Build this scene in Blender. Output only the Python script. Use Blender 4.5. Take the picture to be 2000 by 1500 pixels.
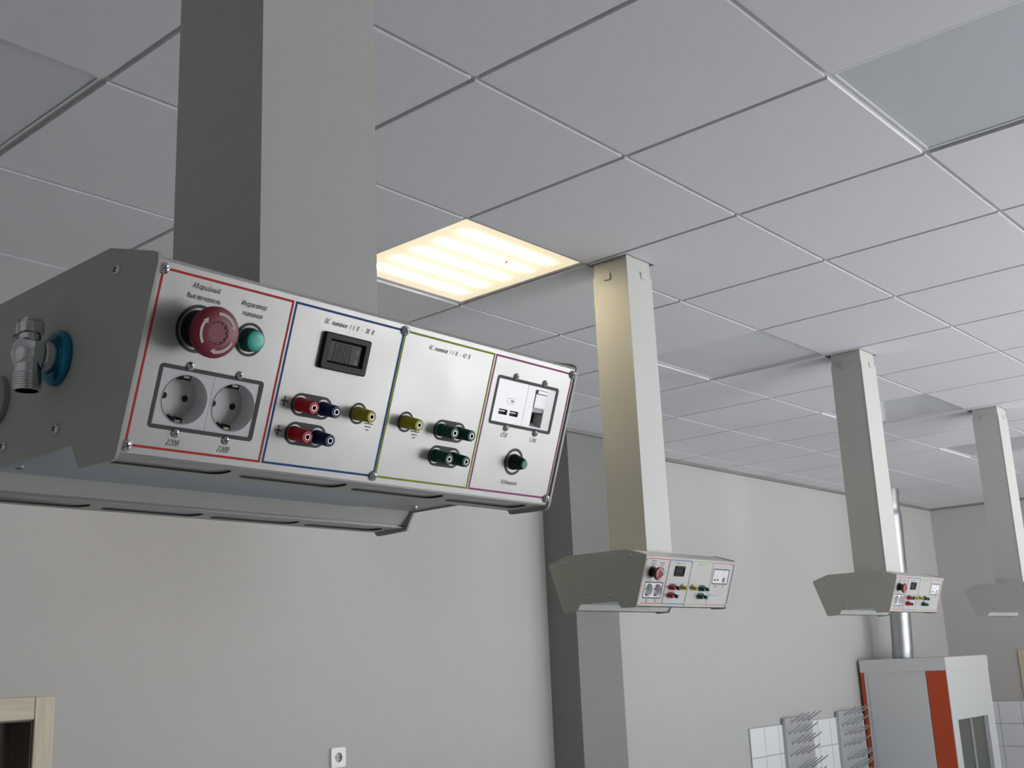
import bpy, bmesh, math, random
from mathutils import Matrix, Vector

for o in list(bpy.data.objects):
    bpy.data.objects.remove(o)
S = bpy.context.scene
COL = S.collection

# ------------------------------------------------------------------ camera
ROT = ((0.66008692, -0.75002985, -0.04171898),
       (0.15599771, 0.19119364, -0.96907673),
       (0.73481288, 0.63316681, 0.24320736))
cam_d = bpy.data.cameras.new('camera')
cam = bpy.data.objects.new('camera', cam_d)
COL.objects.link(cam)
cam_d.sensor_width = 36.0
cam_d.lens = 2197.48 * 36 / 2000
cam_d.clip_start = 0.02
right, down, fwd = (Vector(r) for r in ROT)
m3 = Matrix((right, -down, -fwd)).transposed()
cam.matrix_world = Matrix.Translation((-1.77042518, -2.19799234, 2.16122841)) @ m3.to_4x4()
S.camera = cam

# ------------------------------------------------------------------ view, world and window light
S.view_settings.view_transform = 'Standard'
S.view_settings.look = 'None'
S.view_settings.gamma = 1.0
S.view_settings.use_curve_mapping = False
S.view_settings.exposure = 0.18

WORLD_SKY = (0.80, 0.90, 1.0)
WORLD_GROUND = (0.96, 0.97, 1.0)
SKY_STRENGTH, GROUND_STRENGTH = 4.6, 9.6
w = bpy.data.worlds.new('daylight')
S.world = w
w.use_nodes = True
nt = w.node_tree
nt.nodes.clear()
wo = nt.nodes.new('ShaderNodeOutputWorld')
bg = nt.nodes.new('ShaderNodeBackground')
tc = nt.nodes.new('ShaderNodeTexCoord')
sx = nt.nodes.new('ShaderNodeSeparateXYZ')
rp = nt.nodes.new('ShaderNodeValToRGB')
rp.color_ramp.elements[0].position = 0.48
rp.color_ramp.elements[1].position = 0.53
rp.color_ramp.elements[0].color = (*[c * GROUND_STRENGTH for c in WORLD_GROUND], 1)
rp.color_ramp.elements[1].color = (*[c * SKY_STRENGTH for c in WORLD_SKY], 1)
ma = nt.nodes.new('ShaderNodeMath')
ma.operation = 'MULTIPLY_ADD'
ma.inputs[1].default_value = 0.5
ma.inputs[2].default_value = 0.5
nt.links.new(tc.outputs['Generated'], sx.inputs[0])
nt.links.new(sx.outputs['Z'], ma.inputs[0])
nt.links.new(ma.outputs[0], rp.inputs[0])
nt.links.new(rp.outputs[0], bg.inputs['Color'])
nt.links.new(bg.outputs[0], wo.inputs['Surface'])

# room box: x along the room, y negative towards the windows
X0, X1, Y0, Y1, H = -3.6, 9.36, -4.5, 2.0, 3.5
WINDOWS = [(1.2, 3.2), (3.9, 5.9), (6.6, 8.6)]
WZ0, WZ1 = 0.95, 3.25
for k, (a, b) in enumerate(WINDOWS):
    ld = bpy.data.lights.new('window_portal', 'AREA')
    ld.shape = 'RECTANGLE'
    ld.size, ld.size_y = b - a, WZ1 - WZ0
    ld.cycles.is_portal = True
    lo = bpy.data.objects.new('window_portal', ld)
    COL.objects.link(lo)
    lo.location = ((a + b) / 2, Y0 - 0.12, (WZ0 + WZ1) / 2)
    lo.rotation_euler = (math.radians(90), 0, 0)     # faces +y, into the room

sun_d = bpy.data.lights.new('sun', 'SUN')
sun_d.energy = 11.0
sun_d.angle = math.radians(1.0)
sun_d.color = (1.0, 1.0, 1.0)
sun = bpy.data.objects.new('sun', sun_d)
COL.objects.link(sun)
sun.rotation_euler = Vector((0.5, 0.6, -0.62)).to_track_quat('-Z', 'Y').to_euler()
sun.location = (3, -12, 10)

# ------------------------------------------------------------------ materials
MATS = {}


def mat(name, color, rough=0.5, metal=0.0, bump=None, var=None, spec=0.5, coat=0.0, emit=None):
    """bump=(scale, strength, distance); var=(scale, amount)."""
    if name in MATS:
        return MATS[name]
    m = bpy.data.materials.new(name)
    m.use_nodes = True
    t = m.node_tree
    b = t.nodes['Principled BSDF']
    b.inputs['Base Color'].default_value = (*color, 1)
    b.inputs['Roughness'].default_value = rough
    b.inputs['Metallic'].default_value = metal
    b.inputs['Specular IOR Level'].default_value = spec
    b.inputs['Coat Weight'].default_value = coat
    if bump or var:
        co = t.nodes.new('ShaderNodeTexCoord')
        if bump:
            n = t.nodes.new('ShaderNodeTexNoise')
            n.inputs['Scale'].default_value = bump[0]
            n.inputs['Detail'].default_value = 3
            bp = t.nodes.new('ShaderNodeBump')
            bp.inputs['Strength'].default_value = bump[1]
            bp.inputs['Distance'].default_value = bump[2]
            t.links.new(co.outputs['Object'], n.inputs['Vector'])
            t.links.new(n.outputs['Fac'], bp.inputs['Height'])
            t.links.new(bp.outputs[0], b.inputs['Normal'])
        if var:
            n2 = t.nodes.new('ShaderNodeTexNoise')
            n2.inputs['Scale'].default_value = var[0]
            n2.inputs['Detail'].default_value = 4
            mx = t.nodes.new('ShaderNodeMix')
            mx.data_type = 'RGBA'
            mx.inputs['A'].default_value = (*[c * (1 - var[1]) for c in color], 1)
            mx.inputs['B'].default_value = (*[min(1, c * (1 + var[1])) for c in color], 1)
            t.links.new(co.outputs['Object'], n2.inputs['Vector'])
            t.links.new(n2.outputs['Fac'], mx.inputs['Factor'])
            t.links.new(mx.outputs['Result'], b.inputs['Base Color'])
    MATS[name] = m
    return m


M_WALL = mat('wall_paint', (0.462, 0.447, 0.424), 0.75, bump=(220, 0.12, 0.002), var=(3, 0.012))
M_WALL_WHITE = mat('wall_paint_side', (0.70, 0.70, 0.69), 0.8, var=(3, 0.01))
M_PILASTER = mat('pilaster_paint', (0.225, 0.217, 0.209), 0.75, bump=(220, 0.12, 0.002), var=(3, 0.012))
M_TILE = mat('ceiling_tile', (0.68, 0.685, 0.70), 0.85, bump=(420, 0.22, 0.002), var=(500, 0.03))
M_TEE = mat('ceiling_tee', (0.60, 0.605, 0.61), 0.5)
M_VOID = mat('ceiling_void', (0.03, 0.03, 0.03), 0.9)
M_TRIM = mat('perimeter_trim', (0.22, 0.215, 0.205), 0.6)
M_FLOOR = mat('floor_vinyl', (0.45, 0.455, 0.46), 0.5, var=(6, 0.06))
M_POWDER = mat('powder_coat', (0.48, 0.485, 0.455), 0.42, bump=(420, 0.22, 0.0012))
M_POWDER_S = mat('powder_coat_smooth', (0.47, 0.475, 0.445), 0.42, bump=(420, 0.10, 0.001))
M_PLATE = mat('end_plate_paint', (0.42, 0.425, 0.39), 0.42, bump=(420, 0.10, 0.001))
M_SCREW = mat('screw_steel', (0.62, 0.63, 0.64), 0.22, 1.0)
M_BUSH = mat('post_bush_steel', (0.36, 0.35, 0.33), 0.3, 1.0)
M_CROSS = mat('screw_recess', (0.03, 0.03, 0.035), 0.5)
M_CHROME = mat('chrome', (0.72, 0.72, 0.73), 0.08, 1.0)
M_BLACK = mat('black_plastic', (0.013, 0.014, 0.014), 0.42, spec=0.2)
M_BLACK2 = mat('black_print', (0.035, 0.034, 0.033), 0.6)
M_DIAL = mat('display_film', (0.028, 0.026, 0.029), 0.25, spec=0.12)
M_SEG = mat('display_segment', (0.033, 0.0305, 0.0335), 0.4, spec=0.12)
M_MARK = mat('display_mark', (0.45, 0.47, 0.5), 0.5)
M_REDCAP = mat('stop_red', (0.20, 0.006, 0.022), 0.42)
M_ARROW = mat('stop_arrow_white', (0.55, 0.48, 0.46), 0.5)
M_GREENBODY = mat('lamp_green_body', (0.004, 0.085, 0.055), 0.25, spec=0.3)
M_GREENLENS = mat('lamp_green_lens', (0.03, 0.50, 0.39), 0.3)
M_SOCK = mat('socket_white', (0.68, 0.675, 0.685), 0.16, coat=0.3)
M_WELL = mat('socket_well_white', (0.64, 0.625, 0.61), 0.22)
M_HOLE = mat('pin_hole', (0.008, 0.008, 0.008), 0.7)
M_CLIP = mat('earth_clip', (0.16, 0.15, 0.13), 0.35, 0.8)
M_RED = mat('post_red', (0.50, 0.010, 0.016), 0.33, spec=0.3)
M_BLUE = mat('post_blue', (0.004, 0.030, 0.115), 0.33, spec=0.25)
M_YEL = mat('post_yellow', (0.40, 0.36, 0.018), 0.36, spec=0.3)
M_GRN = mat('post_green', (0.004, 0.075, 0.052), 0.33, spec=0.25)
M_KNOBCAP = mat('knob_cap_green', (0.06, 0.27, 0.16), 0.5)
M_KNOB = mat('knob_dark', (0.010, 0.022, 0.019), 0.4, spec=0.25)
M_LR = mat('line_red', (0.52, 0.045, 0.040), 0.6, spec=0.15)
M_LB = mat('line_blue', (0.025, 0.085, 0.27), 0.6, spec=0.15)
M_LG = mat('line_green', (0.30, 0.38, 0.035), 0.6, spec=0.15)
M_LM = mat('line_magenta', (0.40, 0.090, 0.235), 0.6, spec=0.15)
M_LOGO = mat('logo_blue', (0.30, 0.48, 0.60), 0.5)
M_LOGO2 = mat('logo_teal', (0.13, 0.36, 0.48), 0.5)
M_LOGO3 = mat('logo_grey', (0.55, 0.55, 0.54), 0.5)
M_DIFF = mat('under_light_diffuser', (0.40, 0.45, 0.50), 0.30)
M_SLOT = mat('slot_backing', (0.40, 0.41, 0.42), 0.25)
M_SLOT_SHADE = mat('slot_edge_shade', (0.03, 0.03, 0.032), 0.5)
M_FILM = mat('blue_film', (0.004, 0.15, 0.25), 0.14, 0.6)
M_GLAND = mat('port_ring_grey', (0.30, 0.30, 0.28), 0.3)
M_STEEL = mat('galvanised', (0.42, 0.425, 0.43), 0.42, 1.0, var=(18, 0.12))
M_RACK = mat('rack_steel', (0.44, 0.445, 0.45), 0.42, 0.2)
M_HOOD = mat('hood_white', (0.58, 0.585, 0.57), 0.4)
M_ORANGE = mat('hood_orange', (0.46, 0.058, 0.010), 0.45)
M_DARK = mat('hood_interior', (0.16, 0.165, 0.16), 0.5)
M_CASING = mat('door_casing_wood', (0.56, 0.49, 0.36), 0.5)
M_DOOR = mat('door_dark_wood', (0.11, 0.085, 0.06), 0.5)
M_FRAME = mat('window_frame_white', (0.75, 0.75, 0.75), 0.4)
M_OUTLET = mat('outlet_white', (0.78, 0.78, 0.76), 0.3)
M_LFRAME = mat('light_frame_white', (0.70, 0.70, 0.70), 0.4)
M_OPAL = mat('opal_diffuser', (0.56, 0.585, 0.61), 0.12, spec=0.6)
M_SPOT = mat('dirt_brown', (0.25, 0.14, 0.03), 0.8)
_tr = M_SPOT.node_tree.nodes.new('ShaderNodeBsdfTranslucent')          # lit through from the lamp behind it
_tr.inputs['Color'].default_value = (0.26, 0.15, 0.04, 1)
M_SPOT.node_tree.links.new(_tr.outputs[0], M_SPOT.node_tree.nodes['Material Output'].inputs['Surface'])


def brushed():
    m = mat('brushed_aluminium', (0.435, 0.428, 0.408), 0.34, 0.30)
    t = m.node_tree
    b = t.nodes['Principled BSDF']
    co = t.nodes.new('ShaderNodeTexCoord')
    mp = t.nodes.new('ShaderNodeMapping')
    mp.inputs['Scale'].default_value = (1500, 60, 60)
    n = t.nodes.new('ShaderNodeTexNoise')
    n.inputs['Scale'].default_value = 1.0
    n.inputs['Detail'].default_value = 2
    n2 = t.nodes.new('ShaderNodeTexNoise')
    n2.inputs['Scale'].default_value = 14
    n2.inputs['Detail'].default_value = 4
    t.links.new(co.outputs['Object'], mp.inputs[0])
    t.links.new(mp.outputs[0], n.inputs['Vector'])
    t.links.new(co.outputs['Object'], n2.inputs['Vector'])
    mr = t.nodes.new('ShaderNodeMapRange')
    mr.inputs['To Min'].default_value = 0.28
    mr.inputs['To Max'].default_value = 0.40
    t.links.new(n2.outputs['Fac'], mr.inputs['Value'])
    t.links.new(mr.outputs[0], b.inputs['Roughness'])
    bp = t.nodes.new('ShaderNodeBump')
    bp.inputs['Strength'].default_value = 0.10
    bp.inputs['Distance'].default_value = 0.0004
    t.links.new(n.outputs['Fac'], bp.inputs['Height'])
    t.links.new(bp.outputs[0], b.inputs['Normal'])
    return m


M_PANEL = brushed()


def tiles_mat():
    """white glazed wall tiles with grey joints, 0.20 x 0.20 m; wall coordinates come in as object x/z."""
    m = mat('wall_tiles', (0.74, 0.75, 0.75), 0.2)
    t = m.node_tree
    b = t.nodes['Principled BSDF']
    co = t.nodes.new('ShaderNodeTexCoord')
    br = t.nodes.new('ShaderNodeTexBrick')
    br.offset = 0.0
    br.inputs['Color1'].default_value = (0.76, 0.77, 0.77, 1)
    br.inputs['Color2'].default_value = (0.73, 0.74, 0.74, 1)
    br.inputs['Mortar'].default_value = (0.42, 0.42, 0.41, 1)
    br.inputs['Scale'].default_value = 1.0
    br.inputs['Mortar Size'].default_value = 0.004
    br.inputs['Brick Width'].default_value = 0.205
    br.inputs['Row Height'].default_value = 0.20
    t.links.new(co.outputs['Object'], br.inputs['Vector'])
    t.links.new(br.outputs['Color'], b.inputs['Base Color'])
    return m


M_TILES = tiles_mat()


def wood(m, axis):
    t = m.node_tree
    b = t.nodes['Principled BSDF']
    co = t.nodes.new('ShaderNodeTexCoord')
    mp = t.nodes.new('ShaderNodeMapping')
    mp.inputs['Scale'].default_value = axis
    n = t.nodes.new('ShaderNodeTexNoise')
    n.inputs['Scale'].default_value = 1.0
    n.inputs['Detail'].default_value = 5
    r = t.nodes.new('ShaderNodeValToRGB')
    c = b.inputs['Base Color'].default_value[:3]
    r.color_ramp.elements[0].color = (*[x * 0.86 for x in c], 1)
    r.color_ramp.elements[1].color = (*[min(1, x * 1.1) for x in c], 1)
    r.color_ramp.elements[0].position = 0.3
    r.color_ramp.elements[1].position = 0.7
    t.links.new(co.outputs['Object'], mp.inputs[0])
    t.links.new(mp.outputs[0], n.inputs['Vector'])
    t.links.new(n.outputs['Fac'], r.inputs[0])
    t.links.new(r.outputs[0], b.inputs['Base Color'])


wood(M_CASING, (60, 60, 5))
wood(M_DOOR, (50, 50, 4))


def lit_mat():
    """the switched-on panel: five warm light strips behind an opal sheet."""
    m = bpy.data.materials.new('lit_diffuser')
    m.use_nodes = True
    t = m.node_tree
    b = t.nodes['Principled BSDF']
    b.inputs['Base Color'].default_value = (0.6, 0.58, 0.52, 1)
    b.inputs['Roughness'].default_value = 0.3
    co = t.nodes.new('ShaderNodeTexCoord')
    sp = t.nodes.new('ShaderNodeSeparateXYZ')
    t.links.new(co.outputs['Object'], sp.inputs[0])

    def mth(op, a, b_=None, c=None):
        n = t.nodes.new('ShaderNodeMath')
        n.operation = op
        for i, v in enumerate((a, b_, c)):
            if v is None:
                continue
            if isinstance(v, (int, float)):
                n.inputs[i].default_value = v
            else:
                t.links.new(v, n.inputs[i])
        return n.outputs[0]
    # strips run along x, pitch 0.105 in y, local origin in the panel's middle
    yy = mth('PINGPONG', mth('ADD', sp.outputs['Y'], 1.05), 0.0525)      # distance to the nearest strip's centre line
    core = mth('EXPONENT', mth('MULTIPLY', mth('POWER', mth('DIVIDE', yy, 0.0085), 2.0), -1.0))
    halo = mth('EXPONENT', mth('MULTIPLY', mth('POWER', mth('DIVIDE', yy, 0.034), 2.0), -1.0))

    def fade(axis, a, b_):
        n = t.nodes.new('ShaderNodeMapRange')
        n.interpolation_type = 'SMOOTHSTEP'
        n.inputs['From Min'].default_value = b_
        n.inputs['From Max'].default_value = a
        t.links.new(mth('ABSOLUTE', sp.outputs[axis]), n.inputs['Value'])
        return n.outputs[0]
    ex = fade('X', 0.17, 0.262)
    ey = fade('Y', 0.225, 0.262)
    g = mth('MULTIPLY', ex, ey)
    g2 = mth('MULTIPLY', mth('MULTIPLY', g, g), ex)
    st = mth('MULTIPLY_ADD', mth('MULTIPLY', core, g2), LIT_PEAK, mth('MULTIPLY_ADD', mth('MULTIPLY', halo, g), LIT_HALO, LIT_BASE))
    t.links.new(st, b.inputs['Emission Strength'])
    b.inputs['Emission Color'].default_value = (1.0, 0.83, 0.54, 1)
    return m


LIT_BASE, LIT_HALO, LIT_PEAK = 0.66, 1.25, 48.0
M_LIT = lit_mat()

# ------------------------------------------------------------------ mesh helpers


def finish(name, bm, m, parent=None, smooth=None, M=None):
    me = bpy.data.meshes.new(name)
    bmesh.ops.recalc_face_normals(bm, faces=bm.faces[:])
    bm.to_mesh(me)
    bm.free()
    return link(name, me, m, parent, smooth, M)


def link(name, me, m, parent=None, smooth=None, M=None):
    ms = m if isinstance(m, (list, tuple)) else [m]
    if not me.materials:
        for x in ms:
            me.materials.append(x)
    if smooth:
        ang = math.radians(smooth)
        me.polygons.foreach_set('use_smooth', [True] * len(me.polygons))
        try:
            me.set_sharp_from_angle(angle=ang)
        except Exception:
            pass
    o = bpy.data.objects.new(name, me)
    COL.objects.link(o)
    if parent:
        o.parent = parent
    if M is not None:
        o.matrix_local = M
    return o


def empty(name, loc, parent=None):
    o = bpy.data.objects.new(name, None)
    COL.objects.link(o)
    o.location = loc
    o.empty_display_size = 0.1
    if parent:
        o.parent = parent
    return o


def tag(o, label, cat, group=None):
    o['label'] = label
    o['category'] = cat
    if group:
        o['group'] = group
    return o


def struct(o):
    o['kind'] = 'structure'
    return o


def box(bm, x0, x1, y0, y1, z0, z1, mi=0, bev=0.0):
    vs = [bm.verts.new((x, y, z)) for z in (z0, z1) for y in (y0, y1) for x in (x0, x1)]
    fs = []
    for f in ((0, 2, 3, 1), (4, 5, 7, 6), (0, 1, 5, 4), (1, 3, 7, 5), (3, 2, 6, 7), (2, 0, 4, 6)):
        fc = bm.faces.new([vs[i] for i in f])
        fc.material_index = mi
        fs.append(fc)
    if bev:
        es = list({e for f in fs for e in f.edges})
        bmesh.ops.bevel(bm, geom=es, offset=bev, segments=2, profile=0.5, affect='EDGES')
    return vs


def prism(bm, pts, axis, a, b, mi=0):
    """extrude a 2-D polygon along axis (0: pts are y,z; 1: x,z; 2: x,y)."""
    def P(p, t):
        return [(t, p[0], p[1]), (p[0], t, p[1]), (p[0], p[1], t)][axis]
    A = [bm.verts.new(P(p, a)) for p in pts]
    B = [bm.verts.new(P(p, b)) for p in pts]
    n = len(pts)
    fs = [bm.faces.new(A[::-1]), bm.faces.new(B)]
    for i in range(n):
        fs.append(bm.faces.new((A[i], A[(i + 1) % n], B[(i + 1) % n], B[i])))
    for f in fs:
        f.material_index = mi


def lathe(bm, prof, seg=32, M=None, mi=0, mod=None, caps=True):
    """prof: [(r, h)] turned about z. mod(angle, r, h) -> r."""
    rings = []
    for r, h in prof:
        ring = []
        for k in range(seg):
            a = 2 * math.pi * k / seg
            rr = mod(a, r, h) if mod else r
            v = Vector((rr * math.cos(a), rr * math.sin(a), h))
            ring.append(bm.verts.new(M @ v if M else v))
        rings.append(ring)
    for A, B in zip(rings, rings[1:]):
        for k in range(seg):
            f = bm.faces.new((A[k], A[(k + 1) % seg], B[(k + 1) % seg], B[k]))
            f.material_index = mi
    if caps:
        if prof[0][0] > 1e-6:
            bm.faces.new(rings[0][::-1]).material_index = mi
        if prof[-1][0] > 1e-6:
            bm.faces.new(rings[-1]).material_index = mi
    return rings


def tube(bm, pts, r, seg=10, mi=0):
    pts = [Vector(p) for p in pts]
    rings = []
    for i, p in enumerate(pts):
        d = (pts[min(i + 1, len(pts) - 1)] - pts[max(i - 1, 0)]).normalized()
        a = d.orthogonal().normalized() if i == 0 else (rings_a - d * rings_a.dot(d)).normalized()
        rings_a = a
        b = d.cross(a)
        rr = r[i] if isinstance(r, (list, tuple)) else r
        rings.append([bm.verts.new(p + (a * math.cos(2 * math.pi * k / seg) + b * math.sin(2 * math.pi * k / seg)) * rr) for k in range(seg)])
    for A, B in zip(rings, rings[1:]):
        for k in range(seg):
            bm.faces.new((A[k], A[(k + 1) % seg], B[(k + 1) % seg], B[k])).material_index = mi
    bm.faces.new(rings[0][::-1]).material_index = mi
    bm.faces.new(rings[-1]).material_index = mi


def rrect(x0, x1, y0, y1, r, n=5):
    pts = []
    for cx, cy, a0 in ((x1 - r, y1 - r, 0), (x0 + r, y1 - r, 90), (x0 + r, y0 + r, 180), (x1 - r, y0 + r, 270)):
        for k in range(n + 1):
            a = math.radians(a0 + 90 * k / n)
            pts.append((cx + r * math.cos(a), cy + r * math.sin(a)))
    return pts


def circ(cx, cy, r, n=40):
    return [(cx + r * math.cos(2 * math.pi * k / n), cy + r * math.sin(2 * math.pi * k / n)) for k in range(n)]


def rounded(poly, r, n=4):
    """round every corner of a 2-D polygon."""
    out = []
    N = len(poly)
    for i in range(N):
        p, a, b = (Vector(poly[j % N]) for j in (i, i - 1, i + 1))
        rr = r[i] if isinstance(r, (list, tuple)) else r
        u, v = (a - p).normalized(), (b - p).normalized()
        ang = u.angle(v)
        d = min(rr / math.tan(ang / 2), (a - p).length * 0.45, (b - p).length * 0.45)
        p1, p2 = p + u * d, p + v * d
        for k in range(n + 1):
            t = k / n
            q = p1 * (1 - t) ** 2 + p * 2 * t * (1 - t) + p2 * t * t
            out.append((q.x, q.y))
    return out


def plate_mesh(name, outline, holes, h0, h1):
    """flat plate in xy with holes, thickness h0..h1 in z."""
    cu = bpy.data.curves.new(name, 'CURVE')
    cu.dimensions = '2D'
    cu.fill_mode = 'BOTH'
    for poly in [outline] + holes:
        sp = cu.splines.new('POLY')
        sp.points.add(len(poly) - 1)
        for p, (x, y) in zip(sp.points, poly):
            p.co = (x, y, 0, 1)
        sp.use_cyclic_u = True
    cu.extrude = (h1 - h0) / 2
    tmp = bpy.data.objects.new(name, cu)
    COL.objects.link(tmp)
    dg = bpy.context.evaluated_depsgraph_get()
    me = bpy.data.meshes.new_from_object(tmp.evaluated_get(dg))
    bpy.data.objects.remove(tmp)
    bpy.data.curves.remove(cu)
    me.name = name
    me.materials.clear()
    me.transform(Matrix.Translation((0, 0, (h0 + h1) / 2)))
    bm = bmesh.new()
    bm.from_mesh(me)
    bmesh.ops.remove_doubles(bm, verts=bm.verts[:], dist=1e-6)
    bmesh.ops.recalc_face_normals(bm, faces=bm.faces[:])
    bm.to_mesh(me)
    bm.free()
    return me


def ring_flat(bm, outer, inner, h, mi=0):
    """flat printed band between two polygons of the same point count."""
    A = [bm.verts.new((x, y, h)) for x, y in outer]
    B = [bm.verts.new((x, y, h)) for x, y in inner]
    n = len(A)
    for i in range(n):
        bm.faces.new((A[i], A[(i + 1) % n], B[(i + 1) % n], B[i])).material_index = mi


# ------------------------------------------------------------------ stroke lettering (drafting italic)


def arc(cx, cy, rx, ry, a0, a1, n=7):
    return [(cx + rx * math.cos(math.radians(a0 + (a1 - a0) * k / n)), cy + ry * math.sin(math.radians(a0 + (a1 - a0) * k / n))) for k in range(n + 1)]


X = 0.68
BOWL = arc(.21, X / 2, .21, X / 2, 35, 325, 9)
U_ = [[(0, X), (0, .18)] + arc(.2, .18, .2, .18, 180, 360) + [(.4, X)], [(.4, X), (.4, 0)]]
N_ = [[(0, 0), (0, X)], [(0, X - .18)] + arc(.2, X - .2, .2, .2, 180, 0) + [(.4, 0)]]
G = {
    'А': (.5, [[(0, 0), (.25, 1), (.5, 0)], [(.09, .33), (.41, .33)]]),
    'И': (.5, [[(0, 1), (0, 0), (.5, 1), (.5, 0)]]),
    'О': (.5, [arc(.25, .5, .25, .5, 0, 360, 16)]),
    'В': (.46, [[(0, 0), (0, 1), (.25, 1)] + arc(.25, .77, .19, .23, 90, -90, 6) + [(0, .54), (.25, .54)] + arc(.25, .27, .21, .27, 90, -90, 6) + [(0, 0)]]),
    'D': (.48, [[(0, 0), (0, 1), (.2, 1)] + arc(.2, .5, .28, .5, 90, -90, 8) + [(0, 0)]]),
    'C': (.46, [arc(.25, .5, .25, .5, 50, 310, 12)]),
    'A': (.5, [[(0, 0), (.25, 1), (.5, 0)], [(.09, .33), (.41, .33)]]),
    'U': (.46, [[(0, 1), (0, .22)] + arc(.23, .22, .23, .22, 180, 360) + [(.46, 1)]]),
    'S': (.44, [arc(.22, .76, .21, .24, 30, 270, 8) + arc(.22, .26, .22, .26, 90, -150, 8)]),
    'L': (.4, [[(0, 1), (0, 0), (.4, 0)]]),
    'N': (.48, [[(0, 0), (0, 1), (.48, 0), (.48, 1)]]),
    'V': (.5, [[(0, 1), (.25, 0), (.5, 1)]]),
    'T': (.48, [[(0, 1), (.48, 1)], [(.24, 1), (.24, 0)]]),
    '0': (.42, [arc(.21, .5, .21, .5, 0, 360, 16)]),
    '2': (.42, [arc(.21, .76, .21, .24, 165, -25, 8) + [(0, 0), (.42, 0)]]),
    '3': (.42, [arc(.2, .77, .2, .23, 160, -80, 8) + arc(.2, .28, .22, .28, 80, -160, 8)]),
    '4': (.44, [[(.3, 1), (0, .3), (.44, .3)], [(.33, .55), (.33, 0)]]),
    '(': (.2, [arc(.3, .5, .28, .62, 125, 235, 6)]),
    ')': (.2, [arc(-.1, .5, .28, .62, 55, -55, 6)]),
    '-': (.26, [[(0, .42), (.26, .42)]]),
    '–': (.4, [[(0, .42), (.4, .42)]]),
    '+': (.6, [[(0, .5), (.6, .5)], [(.3, .1), (.3, .9)]]),
    ' ': (.5, []),
    'а': (.42, [BOWL, [(.42, X), (.42, 0)]]),
    'в': (.4, [[(0, .27), (0, .82)] + arc(.12, .84, .12, .16, 180, -60, 7) + [(.06, .58), (.2, .56)] + arc(.2, .28, .2, .28, 90, -180, 9)]),
    'р': (.42, [[(0, X), (0, -.3)], arc(.21, X / 2, .21, X / 2, 145, -145, 9)]),
    'и': (.4, U_),
    'й': (.4, U_ + [arc(.2, .92, .13, .1, 180, 360, 5)]),
    'н': (.4, [[(0, 0), (0, X)], [(.4, 0), (.4, X)], [(0, X / 2), (.4, X / 2)]]),
    'ы': (.56, [[(0, X), (0, 0), (.2, 0)] + arc(.2, .19, .15, .19, -90, 90, 5) + [(0, .38)], [(.56, 0), (.56, X)]]),
    'к': (.38, [[(0, 0), (0, X)], [(.36, X), (.03, .34), (.38, 0)]]),
    'л': (.42, [[(0, 0), (.1, .03), (.2, X), (.42, X), (.42, 0)]]),
    'ю': (.62, [[(0, 0), (0, X)], [(0, X / 2), (.2, X / 2)], arc(.41, X / 2, .2, X / 2, 0, 360, 12)]),
    'ч': (.38, [[(0, X), (0, .45)] + arc(.19, .45, .19, .15, 180, 360, 5), [(.38, X), (.38, 0)]]),
    'т': (.62, [[(0, 0), (0, X)], [(0, X - .16)] + arc(.155, X - .16, .155, .16, 180, 0, 5) + [(.31, 0)], [(.31, X - .16)] + arc(.465, X - .16, .155, .16, 180, 0, 5) + [(.62, 0)]]),
    'е': (.4, [[(.02, .36), (.4, .36)] + arc(.2, X / 2, .2, X / 2, 5, 310, 10)]),
    'ь': (.36, [[(0, X), (0, 0), (.17, 0)] + arc(.17, .19, .17, .19, -90, 90, 5) + [(0, .38)]]),
    'д': (.42, [BOWL, [(.42, X), (.42, -.12)] + arc(.22, -.12, .2, .16, 0, -140, 5)]),
    'о': (.4, [arc(.2, X / 2, .2, X / 2, 0, 360, 12)]),
    'п': (.4, N_),
    'я': (.4, [[(.4, 0), (.4, X), (.2, X)] + arc(.2, X - .19, .17, .19, 90, 270, 5) + [(.4, X - .38)], [(.22, X - .38), (0, 0)]]),
    'с': (.36, [arc(.2, X / 2, .2, X / 2, 50, 310, 9)]),
    'щ': (.62, [[(0, X), (0, 0), (.58, 0), (.58, X)], [(.29, X), (.29, 0)], [(.58, 0), (.66, 0), (.66, -.14)]]),
}

G['B'] = G['В']


def stroke(bm, pts, wd, h, mi=0):
    for (x0, y0), (x1, y1) in zip(pts, pts[1:]):
        dx, dy = x1 - x0, y1 - y0
        L = math.hypot(dx, dy)
        if L < 1e-9:
            continue
        ux, uy = dx / L * wd / 2, dy / L * wd / 2
        q = [(x0 - ux * .8 - uy, y0 - uy * .8 + ux), (x0 - ux * .8 + uy, y0 - uy * .8 - ux), (x1 + ux * .8 + uy, y1 + uy * .8 - ux), (x1 + ux * .8 - uy, y1 + uy * .8 + ux)]
        bm.faces.new([bm.verts.new((x, y, h)) for x, y in q]).material_index = mi


def write(bm, text, cx, cy, cap, width, wd=0.0004, h=0.00025, slant=0.25, mi=0):
    """letters centred on (cx, cy), cap height cap, total width fitted."""
    gap = 0.25
    tot = sum(G[c][0] + gap for c in text) - gap
    kx = width / (tot * cap)
    x = 0.0
    for c in text:
        wdt, strokes = G[c]
        for s in strokes:
            pts = []
            for px, py in s:
                gx = (x + px - tot / 2) * cap * kx + (py - .5) * cap * slant
                pts.append((cx + gx, cy + (py - .5) * cap))
            stroke(bm, pts, wd, h, mi)
        x += wdt + gap


# ------------------------------------------------------------------ room shell
CONSOLES = [(-1.0785, -1.2865, 0.008), (1.304, -0.083, 0.0), (3.110, -0.092, -0.003), (4.937, -0.090, 0.0)]
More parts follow.
